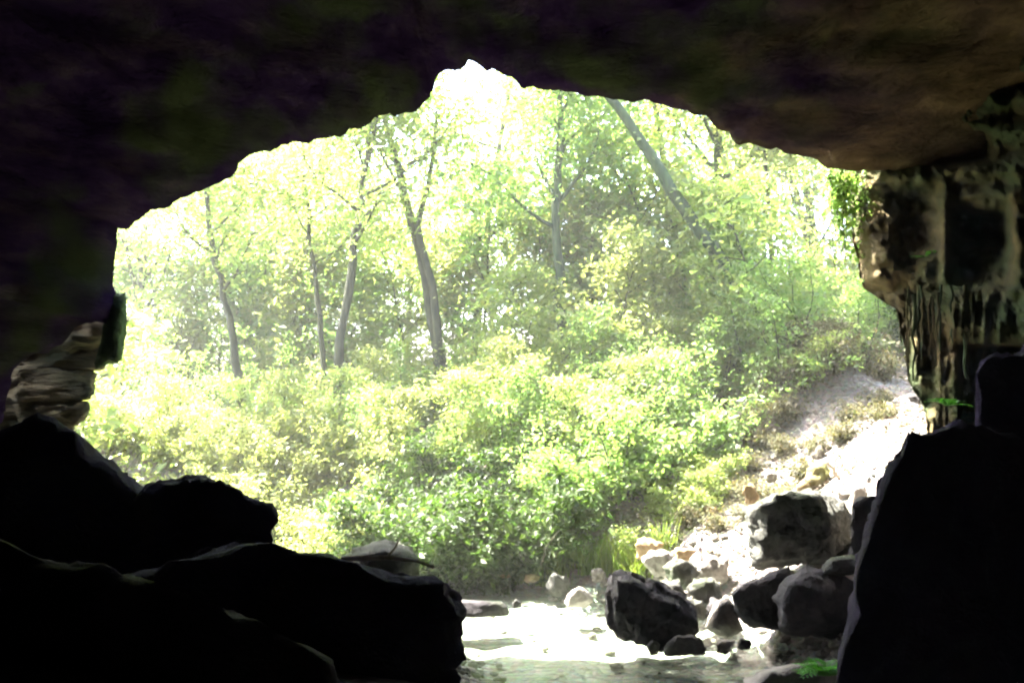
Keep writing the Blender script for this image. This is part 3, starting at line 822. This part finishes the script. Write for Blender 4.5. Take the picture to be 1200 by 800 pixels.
# ------------------------------------------------------------------ forest behind
protos = []
for k, (leaf, hgt, ll, bk) in enumerate([('leaf_y', 12, 3.6, 'bark'), ('leaf_g', 10.5, 3.2, 'moss_bark'), ('leaf_y', 13.5, 3.8, 'bark')]):
    rr = random.Random(50 + k)
    pts = wander((0, 0, -.2), (rr.uniform(-.1, .1), rr.uniform(-.1, .1), 1), hgt, 9, rr, .12, .1)
    protos.append(build_tree('forest_tree', pts, [.17 * (1 - .85 * i / 9) + .01 for i in range(10)], leaf, 60 + k, limbs=14, limb_len=ll, t0=.16, per=54, lsize=.175, clump=.8, bark=bk))
labs = ['bushy yellow-green forest tree', 'smaller mid-green forest tree with a mossy trunk', 'tall yellow-green forest tree']
spots = [(-1.3, 27.5, 2), (0.6, 30, 2), (-12.5, 29, 0), (-9.8, 31.5, 1), (10.5, 31, 2), (-11, 36, 2), (-6.5, 33, 0), (-4.5, 38, 2), (7.5, 33, 1), (11, 27, 0), (11.5, 33, 1),
         (14, 28, 0), (-19, 40, 2), (-13, 45, 2), (-7, 47, 0), (-1, 48, 2), (5, 45, 2), (11, 46, 0), (17, 38, 2), (20, 47, 2), (-22, 50, 2), 
         (-16, 58, 2), (-5, 60, 0), (14, 58, 2), (26, 58, 2), (-28, 60, 0), (13.5, 23, 0)]
used = set()
for x, y, k in spots:
    o = protos[k] if k not in used else copy_thing(protos[k]); used.add(k)
    s_ = rnd.uniform(.85, 1.15)
    put(o, x, y, rnd.uniform(0, 6.28), s_, labs[k] + ' ' + where(x, y), 'tree', ['yellow-green forest trees', 'smaller mossy forest trees', 'tall far forest trees'][k])

# saplings between the trees
sap = []
for k, leaf in enumerate(('leaf_y', 'leaf_p', 'leaf_g')):
    rr = random.Random(70 + k)
    pts = wander((0, 0, -.1), (rr.uniform(-.2, .2), rr.uniform(-.2, .2), 1), 5.6, 8, rr, .18, .1)
    sap.append(build_tree('sapling', pts, [.045 * (1 - .85 * i / 8) + .004 for i in range(9)], leaf, 75 + k, limbs=13, limb_len=1.9, t0=.10, per=26, lsize=.17, clump=.38))
slb = ['wispy yellow-green sapling', 'wispy pale-leaved sapling', 'wispy mid-green sapling']
used = set(); rr = random.Random(23)
for i in range(36):
    x, y = -13 + 24.5 * ((i * 0.618) % 1) + rr.uniform(-.6, .6), 20.8 + 12 * ((i * 0.381) % 1)
    x *= y / 26
    if 4.0 < x < 9.0 and y < 23: continue
    if abs(x + 1.8 * y / 24) < 0.9 and y < 24: continue
    if -8.2 < x < -3.2 and y < 26.5: continue
    k = i % 3
    o = sap[k] if k not in used else copy_thing(sap[k]); used.add(k)
    put(o, x, y, rr.uniform(0, 6.28), rr.uniform(.7, 1.25), slb[k] + ' ' + where(x, y), 'sapling', ['yellow-green saplings', 'pale saplings', 'mid-green saplings'][k])

for x, y, k in ((4.3, 20.4, 0), (5.1, 20.4, 2), (3.6, 20.2, 1), (5.8, 20.6, 0), (0.6, 21.6, 0), (2.6, 21.4, 1), (-3.4, 22.6, 1), (-2.7, 19.0, 1), (-1.2, 18.6, 0), (0.3, 18.5, 2), (1.5, 18.2, 0), (2.6, 18.8, 1), (-3.8, 20.6, 0), (-5.3, 21.3, 1), (-7.0, 22.0, 0), (-8.6, 22.6, 1), (-0.4, 19.8, 1), (1.9, 20.0, 2)):
    lo = .55 if y < 20.5 or x < -3 else 1.0
    put(copy_thing(sap[k]), x, y, rr.uniform(0, 6.28), lo * rr.uniform(.65, .95), slb[k] + ' ' + where(x, y), 'sapling', ['yellow-green saplings', 'pale saplings', 'mid-green saplings'][k])

# understorey
shr = [build_shrub('forest_shrub', 3.2, 1.5, 9, 7000, 'leaf_y', 81, .13), build_shrub('forest_shrub', 2.6, 1.5, 10, 7000, 'leaf_g', 82, .125), build_shrub('forest_shrub', 2.2, 1.4, 10, 6500, 'leaf_p', 83, .12)]
slabs = ['yellow-green understorey shrub', 'leafy mid-green understorey shrub', 'pale sunlit understorey shrub']
used = set()
us = []
rr = random.Random(17)
for row, (y0, xs) in enumerate([(20.5, (-9, 1.6, 11)), (22.5, (-12, 1.9, 13)), (25, (-13, 2.1, 13)), (28.5, (-15, 2.4, 13)), (33, (-17, 2.9, 14))]):
    n_ = xs[2]
    for i in range(n_):
        us.append((xs[0] + i * xs[1] + rr.uniform(-.5, .5), y0 + rr.uniform(-.8, .8), rr.randrange(3), (.5, .55, .7, .9, 1.1)[row]))
for x, y, k, sc_ in us:
    if 4.0 < x < 9.5 and y < 22: continue
    if y > 27.4 and rr.random() < .55: continue
    if stream_dist(np.array([x]), np.array([y]))[0] < 2.4: continue
    o = shr[k] if k not in used else copy_thing(shr[k]); used.add(k)
    put(o, x, y, rr.uniform(0, 6.28), sc_ * rr.uniform(.65, 1.4), slabs[k] + ' ' + where(x, y), 'shrub', ['yellow-green understorey shrubs', 'mid-green understorey shrubs', 'pale understorey shrubs'][k])

# bank shrubs
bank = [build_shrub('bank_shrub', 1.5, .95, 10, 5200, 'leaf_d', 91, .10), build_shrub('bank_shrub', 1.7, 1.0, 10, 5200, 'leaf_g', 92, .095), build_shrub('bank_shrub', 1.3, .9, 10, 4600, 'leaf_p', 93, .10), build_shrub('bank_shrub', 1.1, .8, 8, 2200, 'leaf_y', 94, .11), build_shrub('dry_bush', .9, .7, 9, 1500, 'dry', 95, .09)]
blabs = ['shade-dark green bank bush', 'mid-green bank bush', 'pale sunlit bank bush', 'small yellow-green slope bush', 'low brown half-dry bush']
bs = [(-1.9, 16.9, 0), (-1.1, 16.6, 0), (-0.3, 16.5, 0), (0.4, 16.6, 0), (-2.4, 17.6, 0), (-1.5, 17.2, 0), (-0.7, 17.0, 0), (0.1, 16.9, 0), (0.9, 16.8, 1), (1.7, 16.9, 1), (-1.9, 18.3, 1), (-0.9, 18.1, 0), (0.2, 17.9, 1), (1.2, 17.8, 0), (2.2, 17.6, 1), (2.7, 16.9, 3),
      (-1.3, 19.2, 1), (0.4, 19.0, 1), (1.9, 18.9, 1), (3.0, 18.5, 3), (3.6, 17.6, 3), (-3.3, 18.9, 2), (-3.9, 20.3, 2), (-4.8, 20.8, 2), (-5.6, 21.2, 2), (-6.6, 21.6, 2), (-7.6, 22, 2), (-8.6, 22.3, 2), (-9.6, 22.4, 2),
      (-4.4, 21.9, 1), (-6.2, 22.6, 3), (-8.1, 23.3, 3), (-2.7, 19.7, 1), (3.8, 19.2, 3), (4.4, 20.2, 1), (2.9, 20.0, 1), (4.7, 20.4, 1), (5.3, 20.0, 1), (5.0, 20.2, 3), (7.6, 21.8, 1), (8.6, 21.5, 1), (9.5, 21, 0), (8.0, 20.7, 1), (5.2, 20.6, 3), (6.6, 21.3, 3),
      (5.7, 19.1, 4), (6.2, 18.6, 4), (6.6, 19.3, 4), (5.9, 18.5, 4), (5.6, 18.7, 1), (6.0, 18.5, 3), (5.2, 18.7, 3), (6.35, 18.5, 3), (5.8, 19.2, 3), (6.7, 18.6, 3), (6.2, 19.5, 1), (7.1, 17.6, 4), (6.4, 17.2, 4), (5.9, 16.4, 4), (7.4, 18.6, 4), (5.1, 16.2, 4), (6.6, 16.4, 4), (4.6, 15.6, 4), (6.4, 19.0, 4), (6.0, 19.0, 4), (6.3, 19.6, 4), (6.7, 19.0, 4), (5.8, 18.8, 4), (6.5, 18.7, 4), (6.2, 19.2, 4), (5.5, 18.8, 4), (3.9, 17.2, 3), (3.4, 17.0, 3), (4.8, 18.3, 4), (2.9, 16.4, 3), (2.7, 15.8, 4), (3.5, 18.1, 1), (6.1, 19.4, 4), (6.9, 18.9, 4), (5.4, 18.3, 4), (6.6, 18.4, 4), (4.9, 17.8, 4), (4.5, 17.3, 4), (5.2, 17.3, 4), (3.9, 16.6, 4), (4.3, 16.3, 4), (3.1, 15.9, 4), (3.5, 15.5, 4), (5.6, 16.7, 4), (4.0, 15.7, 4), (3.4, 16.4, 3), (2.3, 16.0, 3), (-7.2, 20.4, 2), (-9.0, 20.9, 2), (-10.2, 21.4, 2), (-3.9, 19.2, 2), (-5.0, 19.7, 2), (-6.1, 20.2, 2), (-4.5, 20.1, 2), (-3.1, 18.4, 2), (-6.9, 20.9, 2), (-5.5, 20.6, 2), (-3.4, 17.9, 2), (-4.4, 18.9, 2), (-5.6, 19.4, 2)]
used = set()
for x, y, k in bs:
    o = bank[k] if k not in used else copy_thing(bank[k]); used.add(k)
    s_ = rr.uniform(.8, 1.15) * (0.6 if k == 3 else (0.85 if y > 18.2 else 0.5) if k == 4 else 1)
    put(o, x, y, rr.uniform(0, 6.28), s_, blabs[k] + ' ' + where(x, y), 'bush', ['shade-dark green bank bushes', 'mid-green bank bushes', 'pale left bank bushes', 'small slope bushes', 'half-dry slope bushes'][k])

# grass clumps over the water
def build_grass(seed, n, h):
    rr = random.Random(seed); v, f = [], []
    root = empty('grass_clump', (0, 0, 0))
    for k in range(n):
        a = rr.uniform(0, 6.28); L = h * rr.uniform(.5, 1.2); lean_ = rr.uniform(.15, .8); w_ = rr.uniform(.006, .014)
        b = Vector((rr.gauss(0, .09), rr.gauss(0, .09), 0)); s_ = Vector((-math.sin(a), math.cos(a), 0)) * w_
        for i in range(5):
            t = i / 4; p_ = b + Vector((math.cos(a), math.sin(a), 0)) * (lean_ * L * t * t) + Vector((0, 0, L * (t - .45 * lean_ * t * t)))
            ww = s_ * (1 - t * .95); v += [p_ - ww, p_ + ww]
        q = len(v) - 10
        f += [(q + 2 * i, q + 2 * i + 1, q + 2 * i + 3, q + 2 * i + 2) for i in range(4)]
    link('blades', mesh_np('blades', [tuple(x) for x in v], f), M['grass'], root)
    return root


gp = build_grass(3, 150, .8)
first = True
for x, y in [(0.55, 16.5), (0.8, 16.4), (1.1, 16.5), (1.35, 16.3), (1.6, 16.2), (0.95, 16.8), (1.9, 16.0), (-0.2, 16.8), (-0.9, 17.0), (2.1, 15.6), (1.25, 16.9), (0.2, 16.7), (2.6, 15.7)]:
    o = gp if first else copy_thing(gp); first = False
    put(o, x, y, rr.uniform(0, 6.28), rr.uniform(.7, 1.15), 'arching green grass clump on the far stream bank', 'grass', 'grass clumps on the stream bank', dz=-.02)


# ferns
def build_fern(name, seed, n, L):
    rr = random.Random(seed); root = empty(name, (0, 0, 0))
    for k in range(n):
        a = 6.28 * k / n + rr.uniform(-.3, .3); el = rr.uniform(.5, 1.2); l_ = L * rr.uniform(.7, 1.1)
        v, f = [], []; N = 12
        d = Vector((math.cos(a), math.sin(a), 0)); s_ = Vector((-math.sin(a), math.cos(a), 0))
        pts = [d * (l_ * math.cos(el) * t + l_ * .3 * t * t) + Vector((0, 0, l_ * (math.sin(el) * t - .55 * t * t))) for t in [i / N for i in range(N + 1)]]
        for i in range(1, N):
            for sg in (-1, 1):
                w_ = l_ * .30 * math.sin(math.pi * (i / N) ** .7) + .01
                b = len(v); p_ = pts[i]; fw = (pts[i + 1] - pts[i - 1]).normalized()
                v += [p_, p_ + s_ * sg * w_ * .5 + fw * .022, p_ + s_ * sg * w_ + fw * .03 - Vector((0, 0, .15 * w_)), p_ + s_ * sg * w_ * .5 - fw * .012]
                f.append((b, b + 1, b + 2, b + 3))
        link('frond', mesh_np('frond', [tuple(x) for x in v], f), M['fern'], root)
    return root


fe = build_fern('fern', 1, 22, .42)
fe.location = P(968, 792, 9.7)
tag(fe, 'bright green fern at the foot of the massive leaning boulder', 'fern')
fe2 = build_fern('fern', 2, 8, .34); fe2.location = P(1093, 305, 13.2)
tag(fe2, 'bright green fern growing from the rock wall beside the alcove', 'fern')
fe3 = build_fern('fern', 3, 9, .32); fe3.location = P(1110, 476, 12.2)
tag(fe3, 'small green fern at the foot of the hanging roots', 'fern')

# ivy hanging at the right edge of the mouth
rg = np.random.default_rng(31); rr = random.Random(31)
iv = empty('hanging_ivy', P(990, 200, 14.3)); C = []
for k in range(14):
    px, y0, y1 = rr.uniform(972, 1012), rr.uniform(192, 206), rr.uniform(225, 340)
    pts = [P(px + rr.uniform(-2, 2) + 5 * i / 6, y0 + (y1 - y0) * i / 6, 14.2 + rr.uniform(-.2, .2)) - iv.location for i in range(7)]
    b = Tubes(); b.add(pts, [.008] * 7, 4); link('vine', b.mesh('vine'), M['bark'], iv)
    for p_ in pts: C.append(np.array(p_[:]) + rg.normal(0, .07, (14, 3)))
v, f = leaves(np.concatenate(C), .075, .06, rg, droop=.7, spread=.5)
link('foliage', mesh_np('foliage', v, f), M['leaf_g'], iv)
tag(iv, 'green ivy hanging over the outer corner of the flowstone wall', 'ivy')

# leaf litter
rg = np.random.default_rng(9)
c = np.stack([rg.uniform(2.0, 11, 26000), rg.uniform(14, 24, 26000)], -1)
z = terrain(c[:, 0], c[:, 1]); k = (z > .35)
c3 = np.concatenate([c, z[:, None] + .035], -1)[k]
v, f = leaves(c3, .075, .042, rg, droop=0, spread=.3)
o = link('leaf_litter', mesh_np('leaf_litter', v, f), M['litter'])
tag(o, 'dry pale fallen leaves strewn over the sunlit slope', 'leaf litter', kind='stuff')

# low ground cover of the forest floor
c = np.stack([rg.uniform(-26, 22, 70000), 18.8 + 30 * rg.uniform(0, 1, 70000) ** 1.3], -1)
dens = np.sin(c[:, 0] * .9 + 1.3 * np.sin(c[:, 1] * .5)) * np.sin(c[:, 1] * 1.1 + c[:, 0] * .3)
k = (stream_dist(c[:, 0], c[:, 1]) > 2.4) & (dens + rg.normal(0, .5, len(c)) > -.35) & ~((c[:, 0] > 3.6) & (c[:, 0] < 10) & (c[:, 1] < 22))
c = c[k]
c3 = np.concatenate([c, (terrain(c[:, 0], c[:, 1]) + rg.uniform(.02, .4, len(c)))[:, None]], -1)
v, f = leaves(c3, .20, .11, rg, droop=.1, spread=.45)
o = link('ground_cover', mesh_np('ground_cover', v, f), M['leaf_y'])
tag(o, 'low leafy ground cover over the forest floor', 'ground cover', kind='stuff')

# sticks
for k, (a, b, Ya, Yb, r_, lab) in enumerate([((398, 655), (506, 664), 8.6, 8.9, .03, 'pale driftwood stick lying across the flat-topped boulder'),
                                          ((975, 560), (982, 528), 15.4, 15.6, .035, 'dark stick propped upright behind the tan block on the slope'),
                                          ((968, 540), (990, 575), 15.1, 15.1, .03, 'pale stick leaning across the tan block on the slope')]):
    A, B = P(*a, Ya), P(*b, Yb)
    rr = random.Random(k); pts = [A.lerp(B, i / 6) + Vector((rr.uniform(-.02, .02), rr.uniform(-.02, .02), rr.uniform(-.02, .02) + .05 * math.sin(i / 6 * 3.1))) for i in range(7)]
    b_ = Tubes(); b_.add([p_ - A for p_ in pts], [r_ * (1 - .08 * i) for i in range(7)], 6)
    b_.add([pts[3] - A, pts[3] - A + Vector((.08, .02, .10)), pts[3] - A + Vector((.13, .03, .22))], [r_ * .5, r_ * .35, r_ * .2], 5)
    tag(link('fallen_branch', b_.mesh('fallen_branch'), M['twig'], loc=A), lab, 'branch')

# ------------------------------------------------------------------ thin haze volume added to veil and pale the forest
def haze():
    m = bpy.data.materials.new('haze_air'); m.use_nodes = True
    n = m.node_tree.nodes; n.clear()
    out = n.new('ShaderNodeOutputMaterial'); v = n.new('ShaderNodeVolumePrincipled')
    v.inputs['Color'].default_value = (0.97, 0.97, 0.90, 1); v.inputs['Density'].default_value = 0.0024; v.inputs['Anisotropy'].default_value = 0.0
    m.node_tree.links.new(v.outputs['Volume'], out.inputs['Volume'])
    bm = bmesh.new(); bmesh.ops.create_cube(bm, size=1)
    for q in bm.verts: q.co = Vector((q.co.x * 420, 70 + q.co.y * 340, 14 + q.co.z * 33))
    me = bpy.data.meshes.new('haze'); bm.to_mesh(me); bm.free()
    tag(link('haze', me, m), kind='stuff')
haze()
